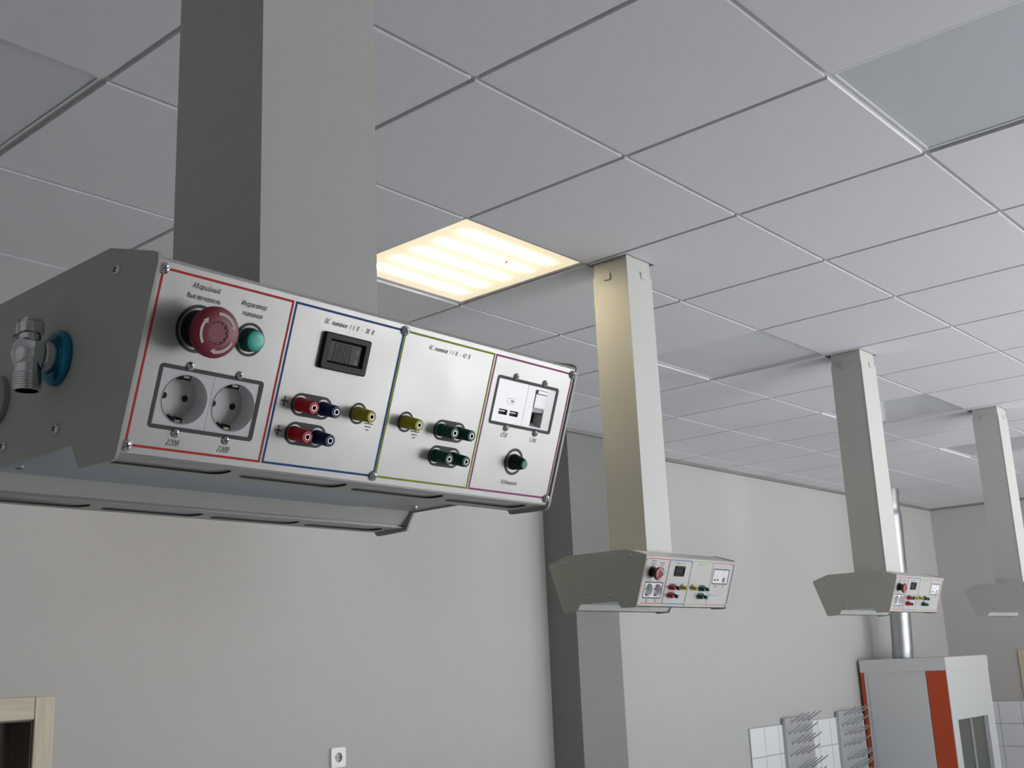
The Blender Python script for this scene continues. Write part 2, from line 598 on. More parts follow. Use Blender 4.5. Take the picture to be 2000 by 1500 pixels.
# post half sizes and offset from the console's middle
POSTS = [(0.0740, 0.0770, -0.0075), (0.0715, 0.073, -0.011), (0.0780, 0.074, -0.005), (0.0765, 0.074, -0.004)]
HOLES = [(c[0] + p[2] - p[0] - .004, c[0] + p[2] + p[0] + .020, c[1] - p[1] - .004, c[1] + p[1] + .014) for c, p in zip(CONSOLES, POSTS)]   # cut-outs in the tiles
LIGHT_CELLS = [(-2, 0), (1, 0), (4, 0), (7, 0), (10, 0), (1, 3), (4, 3), (-2, 3), (7, 3)]   # (j, i): cell x j..j+1, y -i..-i+1


def build_shell():
    bm = bmesh.new()
    box(bm, X0 - .2, X1 + .2, Y0 - .3, Y1 + .2, -0.1, 0)
    struct(finish('floor', bm, M_FLOOR))
    # ceiling: tegular tiles hang 7 mm below the tees
    bm = bmesh.new()
    TEE = H + 0.0085
    g = 0.0075
    for j in range(-6, 16):
        for i in range(-4, 10):
            x0, x1 = 0.6 * j, 0.6 * (j + 1)
            y0, y1 = -0.6 * i, -0.6 * i + 0.6
            if (j, i) in LIGHT_CELLS:
                continue
            x0, x1, y0, y1 = max(x0 + g, X0), min(x1 - g, X1), max(y0 + g, Y0), min(y1 - g, Y1)
            if x1 - x0 < 0.02 or y1 - y0 < 0.02:
                continue
            hs = [h for h in HOLES if x0 < h[1] and x1 > h[0] and y0 < h[3] and y1 > h[2]]
            if hs:
                a, b, c, d = max(x0, hs[0][0]), min(x1, hs[0][1]), max(y0, hs[0][2]), min(y1, hs[0][3])
                for q in ((x0, a, y0, y1), (b, x1, y0, y1), (a, b, y0, c), (a, b, d, y1)):
                    if q[1] - q[0] > 1e-4 and q[3] - q[2] > 1e-4:
                        box(bm, *q, H, H + 0.014)
            else:
                box(bm, x0, x1, y0, y1, H, H + 0.014, bev=0.0)
    ceil = struct(finish('ceiling', bm, M_TILE))
    bm = bmesh.new()

    def tee(x0, x1, y0, y1, z):
        for h0, h1, h2, h3 in HOLES:                   # tees stop at the post openings
            if x0 < h1 and x1 > h0 and y0 < h3 and y1 > h2:
                if x1 - x0 > y1 - y0:
                    tee(x0, h0, y0, y1, z)
                    tee(h1, x1, y0, y1, z)
                else:
                    tee(x0, x1, y0, h2, z)
                    tee(x0, x1, h3, y1, z)
                return
        box(bm, x0, x1, y0, y1, z, z + 0.004)
    for i in range(-3, 9):
        tee(X0, X1, -0.6 * i - .012, -0.6 * i + .012, TEE)
    for j in range(-5, 16):
        tee(0.6 * j - .012, 0.6 * j + .012, Y0, Y1, TEE + 0.0006)
    struct(finish('ceiling_grid', bm, M_TEE, ceil))
    bm = bmesh.new()
    box(bm, X0 - .2, X1 + .2, Y0 - .2, Y1 + .2, H + 0.25, H + 0.3)
    struct(finish('ceiling_slab', bm, M_VOID, ceil))

    # walls
    bm = bmesh.new()
    # left wall with a door opening
    d0, d1, dz = -0.62, 0.314, 2.049
    box(bm, X0 - .2, d0, Y1, Y1 + .2, 0, H + .25)
    box(bm, d1, X1 + .2, Y1, Y1 + .2, 0, H + .25)
    box(bm, d0, d1, Y1, Y1 + .2, dz, H + .25)
    struct(finish('wall_left', bm, M_WALL))
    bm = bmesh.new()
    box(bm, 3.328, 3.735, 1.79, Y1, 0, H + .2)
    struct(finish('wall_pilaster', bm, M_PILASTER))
    bm = bmesh.new()
    f0, f1, fz = 0.40, 1.28, 2.045
    box(bm, X1, X1 + .2, Y0 - .2, f0, 0, H + .25)
    box(bm, X1, X1 + .2, f1, Y1, 0, H + .25)
    box(bm, X1, X1 + .2, f0, f1, fz, H + .25)
    struct(finish('wall_far', bm, M_WALL))
    bm = bmesh.new()
    box(bm, X0 - .2, X0, Y0 - .2, Y1, 0, H + .25)
    struct(finish('wall_back', bm, M_WALL_WHITE))
    bm = bmesh.new()
    xs = [X0] + [v for ab in WINDOWS for v in ab] + [X1]
    for a, b in zip(xs[::2], xs[1::2]):
        box(bm, a, b, Y0 - .3, Y0, 0, H + .25)
    for a, b in WINDOWS:
        box(bm, a, b, Y0 - .3, Y0, 0, WZ0)
        box(bm, a, b, Y0 - .3, Y0, WZ1, H + .25)
    struct(finish('wall_right', bm, M_WALL_WHITE))
    for k, (a, b) in enumerate(WINDOWS):
        bm = bmesh.new()
        fw = 0.06
        y0, y1 = Y0 - .10, Y0 - .03
        box(bm, a, a + fw, y0, y1, WZ0, WZ1)
        box(bm, b - fw, b, y0, y1, WZ0, WZ1)
        box(bm, a + fw, b - fw, y0, y1, WZ0, WZ0 + fw)
        box(bm, a + fw, b - fw, y0, y1, WZ1 - fw, WZ1)
        if b - a > 1.2:
            box(bm, (a + b) / 2 - .05, (a + b) / 2 + .05, y0, y1, WZ0 + fw, WZ1 - fw)
        box(bm, a + fw, b - fw, y0, y1, 2.45, 2.52)
        fr = struct(finish('window_%d' % (k + 1), bm, M_FRAME))
        bm = bmesh.new()
        box(bm, a, b, Y0 - .03, Y0 + .12, WZ0 - .03, WZ0)
        struct(finish('window_sill', bm, M_FRAME, fr))
    # perimeter angle under the ceiling
    bm = bmesh.new()
    t = 0.020
    box(bm, X0, 3.328, Y1 - t, Y1, H - t, H)
    box(bm, 3.735, X1, Y1 - t, Y1, H - t, H)
    box(bm, 3.328 - t, 3.735 + t, 1.79 - t, 1.79, H - t, H)
    box(bm, 3.328 - t, 3.328, 1.79, Y1, H - t, H)
    box(bm, 3.735, 3.735 + t, 1.79, Y1, H - t, H)
    struct(finish('trim_1', bm, M_TRIM))
    bm = bmesh.new()
    box(bm, X1 - t, X1, Y0, Y1 - t, H - t, H)
    struct(finish('trim_2', bm, M_TRIM))
    # tiled splashbacks: mesh local x along the wall, y up
    for nm, x0, x1, M in (('trim_3', 0, 1.86, Matrix.Translation((5.466, Y1, 1.670)) @ Matrix.Rotation(math.radians(90), 4, 'X')),
                          ('trim_4', 0, 0.70, Matrix.Translation((X1, Y1 + .012, 1.661)) @ Matrix.Rotation(math.radians(-90), 4, 'Z') @ Matrix.Rotation(math.radians(90), 4, 'X'))):
        bm = bmesh.new()
        box(bm, x0, x1, -0.80, 0.0, 0.0, 0.010)
        struct(finish(nm, bm, M_TILES, M=M))
    # door in the left wall, seen at the photo's lower corner
    dr = struct(empty('door_1', (0, 0, 0)))
    bm = bmesh.new()
    box(bm, d1 - .004, d1 + .072, Y1 - .014, Y1, 0, 2.126, bev=.003)
    struct(finish('door_casing', bm, M_CASING, dr))
    bm = bmesh.new()
    box(bm, d0 - .072, d0 + .004, Y1 - .014, Y1, 0, 2.126, bev=.003)
    struct(finish('door_casing', bm, M_CASING, dr))
    bm = bmesh.new()
    box(bm, d0 + .004, d1 - .006, Y1 - .014, Y1, 2.045, 2.126, bev=.003)
    struct(finish('door_casing', bm, mat('door_casing_wood_across', (0.56, 0.49, 0.36), 0.5), dr))
    bm = bmesh.new()
    box(bm, d1 - .010, d1, Y1, Y1 + .2, 0, dz)
    box(bm, d0, d0 + .010, Y1, Y1 + .2, 0, dz)
    box(bm, d0 + .01, d1 - .01, Y1, Y1 + .2, dz - .01, dz)
    struct(finish('door_jamb', bm, M_DOOR, dr))
    bm = bmesh.new()
    box(bm, d0 + .012, d1 - .012, Y1 + .15, Y1 + .19, 0, dz - .012)
    box(bm, d0 + .12, d1 - .12, Y1 + .145, Y1 + .15, 0.2, dz - .14)
    struct(finish('door_leaf', bm, M_DOOR, dr))
    # door in the far wall
    dr = struct(empty('door_2', (0, 0, 0)))
    for y0, y1, z0, z1 in ((f1, f1 + .075, 0, 2.115), (f0 - .075, f0, 0, 2.115), (f0, f1, 2.042, 2.115)):
        bm = bmesh.new()
        box(bm, X1 - .014, X1, y0, y1, z0, z1, bev=.003)
        struct(finish('door_casing', bm, M_CASING, dr))
    bm = bmesh.new()
    box(bm, X1 + .05, X1 + .09, f0, f1, 0, fz)
    struct(finish('door_leaf', bm, M_CASING, dr))


build_shell()
wood(MATS['door_casing_wood_across'], (5, 60, 60))

# ------------------------------------------------------------------ ceiling lights
LIGHT_LABELS = {
    (-2, 0): 'unlit square ceiling panel light beside the thick grey post of the nearest console',
    (1, 0): 'switched-on warm yellow square ceiling panel light with glowing strips',
    (4, 0): 'unlit grey ceiling panel light between the second and third grey posts',
    (7, 0): 'unlit grey ceiling panel light with a curved reflection, between the third and fourth posts',
    (10, 0): 'unlit ceiling panel light partly hidden beyond the fourth grey post',
    (1, 3): 'large unlit ceiling panel light showing white reflections, cut off by the picture edge',
    (4, 3): 'unlit ceiling panel light on the window side, outside the picture',
    (-2, 3): 'unlit ceiling panel light over the photographer, outside the picture',
    (7, 3): 'unlit ceiling panel light near the far windows, outside the picture',
}


def build_lights():
    cache = {}
    for j, i in LIGHT_CELLS[:6]:
        c = (0.6 * j + .3, -0.6 * i + .3, H + 0.0065)
        r = tag(empty('ceiling_light', c), LIGHT_LABELS[(j, i)], 'ceiling light', 'recessed square ceiling panel lights')
        if 'f' not in cache:
            o = link('light_frame', plate_mesh('light_frame', rrect(-.2945, .2945, -.2945, .2945, .001, 1), [rrect(-.2885, .2885, -.2885, .2885, .002, 1)[::-1]], 0, .03), M_LFRAME, r)
            cache['f'] = o.data
            bm = bmesh.new()
            box(bm, -.2885, .2885, -.2885, .2885, .003, .007)
            o = finish('diffuser', bm, M_OPAL, r)
            cache['d'] = o.data
            bm = bmesh.new()
            box(bm, -.288, .288, -.288, .288, .030, .07)
            o = finish('housing', bm, M_LFRAME, r)
            cache['h'] = o.data
        else:
            link('light_frame', cache['f'], M_LFRAME, r)
            if (j, i) == (1, 0):
                bm = bmesh.new()
                box(bm, -.2885, .2885, -.2885, .2885, .003, .007)
                d = finish('diffuser', bm, M_LIT, r)
                d['label'] = 'glowing warm diffuser with five light strips'
                bm = bmesh.new()
                prism(bm, [(0.085, -.125), (.100, -.117), (.106, -.104), (.121, -.099), (.106, -.096), (.097, -.106), (.088, -.110)], 2, .0018, .0026)
                finish('dirt_spot', bm, M_SPOT, d)['label'] = 'small brown dirt spot'
            else:
                link('diffuser', cache['d'], M_OPAL, r)
            link('housing', cache['h'], M_LFRAME, r)
    for j, i in LIGHT_CELLS[6:]:     # cells out of sight get their plain tile back
        bm = bmesh.new()
        box(bm, 0.6 * j + .0075, 0.6 * j + .5925, -0.6 * i + .0075, -0.6 * i + .5925, H, H + .014)
        struct(finish('ceiling_tile', bm, M_TILE, bpy.data.objects['ceiling']))


build_lights()

# ------------------------------------------------------------------ service consoles
ZB = 2.323          # lowest edge of the end plates (second console)
# end-plate outline, y across (negative = front), z up
CAP = [(0.1920, 2.4690), (0.118, 2.4925), (-0.118, 2.4925), (-0.1920, 2.4690), (-0.1390, 2.3165), (-0.084, 2.3180), (-0.0710, 2.3385), (0.0710, 2.3385), (0.084, 2.3180), (0.1390, 2.3165)]
TH = math.radians(19.3)
PX, PY, PZ = -0.2508, -0.1867, 2.4586     # panel origin: upper left screw
# panel frame: x right, y up the panel, z out of it
PM = Matrix(((1, 0, 0, PX), (0, -math.sin(TH), -math.cos(TH), PY), (0, math.cos(TH), -math.sin(TH), PZ), (0, 0, 0, 1)))
MESH = {}


def part(name, key, make, m, parent, M=None, smooth=None):
    if key not in MESH:
        r = make()
        if isinstance(r, bmesh.types.BMesh):
            me = bpy.data.meshes.new(key)
            bmesh.ops.recalc_face_normals(r, faces=r.faces[:])
            r.to_mesh(me)
            r.free()
        else:
            me = r
        MESH[key] = me
    return link(name, MESH[key], m, parent, smooth, M)


def mm(x, y, h=0.0):
    return PM @ Matrix.Translation((x / 1000, -y / 1000, h / 1000))


def screw_bm(r):
    bm = bmesh.new()
    lathe(bm, [(r, 0), (r, r * .22), (r * .86, r * .46), (r * .55, r * .62), (0.0001, r * .68)], 20)
    for a in (20, 110):
        Rm = Matrix.Rotation(math.radians(a), 4, 'Z')
        vs = box(bm, -r * .55, r * .55, -r * .13, r * .13, r * .3, r * .70, 1)
        for v in vs:
            v.co = Rm @ v.co
    return bm


def post_bm():
    """binding post: fluted sleeve with metal bush in its end; z out."""
    bm = bmesh.new()

    def flute(a, r, h):
        return r * (1 - .045 * (0.5 + 0.5 * math.cos(a * 12))) if .002 < h < .0135 else r
    lathe(bm, [(.0062, 0), (.0064, .001), (.0064, .0025), (.0060, .0030), (.0058, .0130), (.0056, .0138), (.0055, .0190), (.0050, .0198), (.0026, .0198), (.0026, .0185)], 48, mod=flute, caps=False)
    lathe(bm, [(.0026, .0184), (.0026, .0200), (.0020, .0200), (.0020, .008), (.00001, .008)], 24, mi=1, caps=False)
    lathe(bm, [(.0019, .0175), (.00001, .0175)], 24, mi=2, caps=False)
    return bm


def build_console(idx, base, label):
    cx, cy, dz = base
    root = tag(empty('service_console', (cx, cy, dz)), label, 'service console', 'grey service consoles hanging from the ceiling')
    A = root
    # --- post
    hx, hy, POX = POSTS[idx]

    def post_b():
        bm = bmesh.new()
        box(bm, POX - hx + .001, POX + hx - .0005, -hy + .003, hy, 2.470, H - .050)
        box(bm, POX - hx + .008, POX + hx - .008, -hy + .008, hy - .008, H - .05, H + .25)
        return bm
    part('post', 'post%d' % idx, post_b, M_POWDER, A)

    def cover_b():
        bm = bmesh.new()
        box(bm, POX - hx - .001, POX + hx, -hy, -hy + .0022, 2.4875, H - .052)
        return bm
    part('post_cover', 'post_cover%d' % idx, cover_b, M_POWDER, A)

    def collar_b():
        bm = bmesh.new()
        q, p = hx - .0035, hy - .0035
        for x0, x1, y0, y1 in ((-q, q, -p, -p + .002), (-q, q, p - .002, p), (-q, -q + .002, -p + .002, p - .002), (q - .002, q, -p + .002, p - .002)):
            box(bm, POX + x0, POX + x1, y0, y1, H - .060, H + .06)
        return bm
    part('post_collar', 'collar%d' % idx, collar_b, M_POWDER_S, A)

    def tab_b():
        bm = bmesh.new()
        box(bm, -.012, .012, -.0015, .0015, -.012, .012)
        return bm
    part('collar_clip', 'tab', tab_b, M_POWDER_S, A, Matrix.Translation((POX + .018, -hy - .0015, H - .058)))
    part('collar_clip', 'tab', tab_b, M_POWDER_S, A, Matrix.Translation((POX - hx - .0025, .012, H - .058)) @ Matrix.Rotation(math.radians(90), 4, 'Z'))

    # --- housing: folded sheet with a lengthwise recess below
    XW = .2545
    lipz = 2.3215

    def hous_b():
        bm = bmesh.new()
        prof = [(0.1850, 2.4665), (0.1170, 2.4905), (-0.1170, 2.4905), (-0.1870, 2.4672), (-0.1893, 2.4655), (-0.1880, 2.4640), (-0.1385, lipz + .0035), (-0.0870, lipz + .0035), (-0.0740, 2.3405), (0.0740, 2.3405), (0.0870, lipz + .0035), (0.1385, lipz + .0035)]
        prism(bm, prof, 0, -XW, XW)
        bmesh.ops.recalc_face_normals(bm, faces=bm.faces[:])
        bm.normal_update()
        # the front side is open: the control panel closes it
        bmesh.ops.delete(bm, geom=[f for f in bm.faces if abs(f.normal.y) > .5 and f.calc_center_median().y < -.15 and abs(f.calc_center_median().z - 2.395) < .02], context='FACES')
        return bm
    part('housing', 'housing', hous_b, M_POWDER, A)

    def y_in(y, s):
        return (-.130 < y < -.100) if s < 0 else (.0995 < y < .1295)

    def lip_me(s):
        y0, y1 = (-.1388, -.0870) if s < 0 else (.0870, .1388)
        sl = []
        for k in range(4):
            x0 = -.251 + .1262 * k
            a, b = (-.1285, -.1015) if s < 0 else (.1010, .1280)
            sl.append(rrect(x0, x0 + .110, a, b, .0105)[::-1])
        return plate_mesh('lip', rrect(-XW, XW, y0, y1, .0005, 1), sl, lipz, lipz + .0016)
    for s in (-1, 1):
        lp = part('slotted_lip', 'lip%d' % s, lambda: lip_me(s), [M_POWDER_S, M_SLOT_SHADE], A)
        for f in lp.data.polygons:           # slot side walls coloured dark, shade painted into the sheet edge
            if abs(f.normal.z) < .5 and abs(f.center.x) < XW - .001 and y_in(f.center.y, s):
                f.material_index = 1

        def back_b():
            bm = bmesh.new()
            a, b = (-.1370, -.0890) if s < 0 else (.0890, .1370)
            box(bm, -XW + .001, XW - .001, a, b, lipz + .0017, lipz + .0034)
            return bm
        part('slot_backing', 'slotback%d' % s, back_b, M_SLOT, A)

    def diff_b():
        bm = bmesh.new()
        box(bm, -.2543, .165, -.0735, .0735, 2.3393, 2.3404)
        return bm
    part('under_light', 'diff', diff_b, M_DIFF, A)['label'] = 'blue-grey flat light strip in the recess'

    def uscrew():
        return screw_bm(.0047)
    for x in (-.245, .228):
        part('screw', 'screw47', uscrew, [M_SCREW, M_CROSS], A, Matrix.Translation((x, .042, 2.3404)) @ Matrix.Rotation(math.pi, 4, 'X'), 40)

    # --- end plates
    def cap_b():
        bm = bmesh.new()
        prism(bm, rounded(CAP, [.006, .006, .006, .009, .009, .004, .002, .002, .004, .009]), 0, 0, .003)
        return bm
    for s in (-1, 1):
        e = part('end_plate', 'cap', cap_b, M_PLATE, A, Matrix.Translation((XW if s > 0 else -XW - .003, 0, 0)))
        for y, z in ((-.131, 2.470), (.131, 2.470), (-.046, 2.356), (.046, 2.356)):
            Ms = Matrix.Translation((.003 if s > 0 else 0, y, z)) @ Matrix.Rotation(math.radians(90 if s > 0 else -90), 4, 'Y')
            part('screw', 'screw45', lambda: screw_bm(.0045), [M_SCREW, M_CROSS], e, Ms, 40)

    # --- front panel
    def panel_me():
        holes = [rrect(.0190, .1105, -.1193, -.0742, .0008, 1)[::-1], rrect(.3910, .4825, -.0668, -.0218, .0008, 1)[::-1]]
        return plate_mesh('panel', rrect(-.0053, .5072, -.1437, .0055, .002, 2), holes, -.0018, 0)
    fp = part('front_panel', 'panel', panel_me, M_PANEL, A, PM)
    fp['label'] = 'brushed aluminium control panel'
    I4 = Matrix.Identity(4)

    def T(x, y, hh=0.0):
        return Matrix.Translation((x / 1000, -y / 1000, hh / 1000))

    def rect_line(x0, x1, y0, y1, t=.0020):
        def f():
            bm = bmesh.new()
            o = [(x0, -y0), (x1, -y0), (x1, -y1), (x0, -y1)]
            i = [(x0 + t, -y0 - t), (x1 - t, -y0 - t), (x1 - t, -y1 + t), (x0 + t, -y1 + t)]
            ring_flat(bm, o, i, .00015)
            return bm
        return f
    t = .0011
    part('border_line', 'lr', rect_line(-t, .1239, -t, .1384), M_LR, fp, I4)['label'] = 'red border line'
    part('border_line', 'lb', rect_line(.1256, .2516, -t, .1384), M_LB, fp, I4)['label'] = 'blue border line'
    part('border_line', 'lg', rect_line(.2520, .3764, -t, .1384), M_LG, fp, I4)['label'] = 'green border line'
    part('border_line', 'lm', rect_line(.3778, .5025, -t, .1384), M_LM, fp, I4)['label'] = 'magenta border line'

    def letters():
        bm = bmesh.new()
        W = lambda s, x, y, c, span, **k: write(bm, s, x / 1000, -y / 1000, c / 1000, span / 1000, **k)
        W('Аварийный', 39.9, 6.9, 4.0, 24.5)
        W('выключатель', 39.5, 15.2, 4.0, 30.0)
        W('Индикатор', 86.4, 10.9, 4.0, 24.0)
        W('питания', 86.4, 18.7, 4.0, 18.6)
        W('220В', 39.4, 131.4, 4.4, 10.6)
        W('220В', 86.0, 131.4, 4.4, 10.6)
        W('DC питание (-) 0 – 30 В', 187.8, 8.9, 4.0, 55.5)
        W('АС питание (-) 0 – 42 В'.replace('С', 'C'), 314.0, 8.9, 4.0, 55.5)
        W('USB', 413.6, 78.0, 4.4, 9.0)
        W('LAN', 460.0, 78.0, 4.4, 9.0)
        if idx == 0:
            W('Освещение', 436.6, 126.0, 4.0, 24.5)
        for y in (83.5, 109.0):
            W('+', 135.4, y, 9.5, 6.2, wd=.0012, slant=0)
        for x in (231.7, 290.3):
            for k, wd in enumerate((10.5, 6.4, 2.8)):
                stroke(bm, [((x - wd / 2) / 1000, -(90.6 + 2.9 * k) / 1000), ((x + wd / 2) / 1000, -(90.6 + 2.9 * k) / 1000)], .0009, .0002)
            stroke(bm, [(x / 1000, -.0875), (x / 1000, -.0906)], .0009, .0002)
        return bm
    part('lettering', 'letters%d' % (idx == 0), letters, M_BLACK2, fp, I4)['label'] = 'black printed lettering'

    for k, (x0, x1, y0, y1) in enumerate(((14.3, 111.6, 70.9, 122.0), (386.6, 484.9, 18.6, 69.2))):
        def frame_b():
            bm = bmesh.new()
            n = 5
            ring_flat(bm, rrect(x0 / 1000, x1 / 1000, -y1 / 1000, -y0 / 1000, .0032, n), rrect((x0 + 3.3) / 1000, (x1 - 3.3) / 1000, (-y1 + 3.3) / 1000, (-y0 - 3.3) / 1000, .0003, n), .00018)
            return bm
        part('printed_frame', 'frame%d' % k, frame_b, M_BLACK2, fp, I4)['label'] = 'black printed frame around an outlet opening'
    for k, (x, y, ro, ri) in enumerate([(39.3, 40, 19.2, 16.4), (88.2, 39.4, 14.0, 11.6), (217.2, 83.1, 9.9, 7.7), (276.0, 82.9, 9.9, 7.7)] + ([(437, 104, 14.2, 11.3)] if idx == 0 else [])):
        def ring_b():
            bm = bmesh.new()
            ring_flat(bm, circ(x / 1000, -y / 1000, ro / 1000), circ(x / 1000, -y / 1000, ri / 1000), .00018)
            return bm
        part('printed_ring', 'ring%d' % k, ring_b, M_BLACK2, fp, I4)['label'] = 'black printed ring around a control'
    k = 0
    for xa, xb, ys in ((152.5, 177.0, (84.2, 109.4)), (323.8, 347.3, (84.4, 109.9))):
        for y in ys:
            k += 1

            def oval_b():
                r = .0101
                ho = [circ(xc / 1000, -y / 1000, .0077, 32)[::-1] for xc in (xa, xb)]
                return plate_mesh('oval', rrect(xa / 1000 - r, xb / 1000 + r, -y / 1000 - r, -y / 1000 + r, r - 1e-6, 12), ho, .00004, .00018)
            part('printed_ring', 'oval%d' % k, oval_b, M_BLACK2, fp, I4)['label'] = 'black printed oval around a pair of posts'

    for x, y in ((0, 0), (0.6, 138.0), (501.6, 0.3), (500.8, 138.0), (251.8, 0), (250.4, 137.4)):
        part('screw', 'screw50', lambda: screw_bm(.0047), [M_SCREW, M_CROSS], fp, T(x, y), 40)
    for x, y in ((40.5, 69.7), (86.6, 69.6), (40.0, 123.7), (86.6, 123.8), (413.8, 16.8), (460.2, 16.7), (414.4, 70.9), (460.8, 70.8)):
        part('screw', 'screw34', lambda: screw_bm(.0035), [M_SCREW, M_CROSS], fp, T(x, y), 40)

    # --- emergency stop
    def es_body():
        bm = bmesh.new()
        lathe(bm, [(.0150, 0), (.0150, .006), (.0138, .0065), (.0138, .021)], 36)
        return bm
    es = part('emergency_button', 'esb', es_body, M_BLACK, A, mm(39.3, 40), 40)
    es['label'] = 'red mushroom emergency stop button on a black stem'

    def es_cap():
        bm = bmesh.new()
        lathe(bm, [(.0135, .0195), (.0188, .0203), (.0200, .0220), (.0202, .0258), (.0194, .0282), (.0170, .0294), (.0092, .0298), (.0088, .0292), (.00001, .0292)], 72,
              mod=lambda a, r, h: r * (1 + .004 * math.cos(a * 40)) if r > .0185 else r)
        return bm
    cp = part('button_cap', 'esc', es_cap, M_REDCAP, es, I4, 35)
    cp['label'] = 'dark red mushroom cap'

    def es_arrow():
        bm = bmesh.new()
        for k in range(3):
            a0 = 100 - 120 * k
            ar = [math.radians(a0 - 70 * q / 10) for q in range(11)]
            r0, r1, hh = .0136, .0160, .02965
            for p0, p1 in zip(ar, ar[1:]):
                bm.faces.new([bm.verts.new((r * math.cos(a), r * math.sin(a), hh + .0003)) for r, a in ((r0, p0), (r1, p0), (r1, p1), (r0, p1))])
            ae = ar[-1]
            bm.faces.new([bm.verts.new((r * math.cos(a), r * math.sin(a), hh + .0003)) for r, a in ((.0118, ae + .02), (.0168, ae + .05), (.0150, ae - .25))])
        return bm
    part('turn_arrow', 'esa', es_arrow, M_ARROW, es, I4)['label'] = 'three white turn arrows'

    def es_dash():
        bm = bmesh.new()
        for k in range(12):
            a, b = math.radians(30 * k), math.radians(30 * k + 14)
            bm.faces.new([bm.verts.new((r * math.cos(q), r * math.sin(q), .0300)) for r, q in ((.0077, a), (.0089, a), (.0089, b), (.0077, b))])
        return bm
    part('centre_mark', 'esd', es_dash, mat('stop_dark', (.07, .004, .006), .5), es, I4)['label'] = 'dark dashed ring'

    # --- indicator lamp
    def il_body():
        bm = bmesh.new()
        lathe(bm, [(.0100, 0), (.0100, .002), (.0094, .0026), (.0090, .0088), (.0086, .0094), (.0076, .0094)], 36)
        return bm
    il = part('indicator_lamp', 'ilb', il_body, M_GREENBODY, A, mm(88.2, 39.4), 40)
    il['label'] = 'round green indicator lamp'

    def il_lens():
        bm = bmesh.new()
        lathe(bm, [(.0078, .0085), (.0078, .0100), (.0070, .0104), (.0040, .0105), (.00001, .0106)], 36)
        return bm
    part('lens', 'ill', il_lens, M_GREENLENS, il, I4, 50)['label'] = 'turquoise green lens'

    # --- twin power socket
    for k, x in enumerate((42.0, 87.5)):
        def so_b():
            bm = bmesh.new()
            n = 48
            # square front with a round opening
            sq = []
            for q in range(n):
                a = 2 * math.pi * q / n
                c, s = math.cos(a), math.sin(a)
                f = .0226 / max(abs(c), abs(s))
                sq.append((f * c, f * s))
            zf = -.0006
            ci = circ(0, 0, .0203, n)
            ring_flat(bm, sq, ci, zf)
            prof = [(.0203, zf), (.0199, zf + .0007), (.0194, zf), (.0188, -.0165), (.00001, -.0165)]
            rg = lathe(bm, prof, n, caps=False, mi=0)
            for f in bm.faces:
                if all(v.co.z < -.001 or v.co.xy.length < .0192 for v in f.verts):
                    f.material_index = 1
            # side walls of the square
            A_ = [bm.verts.new((x_, y_, zf)) for x_, y_ in ((-.0226, -.0226), (.0226, -.0226), (.0226, .0226), (-.0226, .0226))]
            B_ = [bm.verts.new((v.co.x, v.co.y, -.02)) for v in A_]
            for q in range(4):
                bm.faces.new((A_[q], A_[(q + 1) % 4], B_[(q + 1) % 4], B_[q]))
            return bm
        so = part('power_socket', 'sock', so_b, [M_SOCK, M_WELL], A, mm(x, 96.7), 35)
        so['label'] = 'white round-well mains socket'

        def ph_b():
            bm = bmesh.new()
            for xx in (-.0095, .0095):
                lathe(bm, [(.0027, -.0164), (.0027, -.0160), (.00001, -.0161)], 18, M=Matrix.Translation((xx, 0, 0)))
            return bm
        part('pin_hole', 'ph', ph_b, M_HOLE, so, I4)['label'] = 'two dark pin holes'
        for s in (-1, 1):
            def ec_b():
                bm = bmesh.new()
                box(bm, -.0026, .0026, .0168, .0186, -.0162, -.0040)
                box(bm, -.0022, .0022, .0140, .0170, -.0155, -.0140)
                box(bm, -.0036, -.0028, .0150, .0188, -.0164, -.0035, 1)
                box(bm, .0028, .0036, .0150, .0188, -.0164, -.0035, 1)
                return bm
            part('earth_clip', 'ec', ec_b, [M_CLIP, M_HOLE], so, I4 if s > 0 else Matrix.Rotation(math.pi, 4, 'Z'))['label'] = 'metal earth clip'

    # --- volt and ammeter
    def vm_b():
        bm = bmesh.new()
        x0, x1, y0, y1 = -.0262, .0262, -.0162, .0162
        o0 = rrect(x0, x1, y0, y1, .0022, 4)
        o1 = rrect(x0 + .0008, x1 - .0008, y0 + .0008, y1 - .0008, .0018, 4)
        i1 = rrect(-.0200, .0205, -.0102, .0112, .0006, 4)
        i2 = rrect(-.0180, .0185, -.0080, .0090, .0004, 4)

        def R(p, z):
            return [bm.verts.new((*q, z)) for q in p]
        L = [R(o0, 0), R(o0, .0032), R(o1, .0040), R(i1, .0040), R(i2, .0006)]
        n = len(o0)
        for P_, Q_ in zip(L, L[1:]):
            for k in range(n):
                bm.faces.new((P_[k], P_[(k + 1) % n], Q_[(k + 1) % n], Q_[k]))
        box(bm, -.0262 + .002, .0262 - .002, -.0152, -.0136, .0040, .0046)
        return bm
    vm = part('digital_meter', 'vmb', vm_b, M_BLACK, A, mm(187.3, 33.6))
    vm['label'] = 'black digital voltmeter and ammeter'

    def vd_b():
        bm = bmesh.new()
        box(bm, -.0182, .0187, -.0082, .0092, .0004, .0008)
        return bm
    ds = part('display', 'vmd', vd_b, M_DIAL, vm, I4)
    ds['label'] = 'dark switched-off display'

    def seg_b():
        bm = bmesh.new()
        for cyy in (.0043, -.0040):
            for cxx in (-.0100, -.0030, .0040):
                ww, hh = .0044, .0062
                for p0, p1 in (((-1, 1), (1, 1)), ((-1, 0), (1, 0)), ((-1, -1), (1, -1)), ((-1, 1), (-1, -1)), ((1, 1), (1, -1))):
                    stroke(bm, [(cxx + p0[0] * ww / 2, cyy + p0[1] * hh / 2), (cxx + p1[0] * ww / 2, cyy + p1[1] * hh / 2)], .0009, .00095)
        return bm
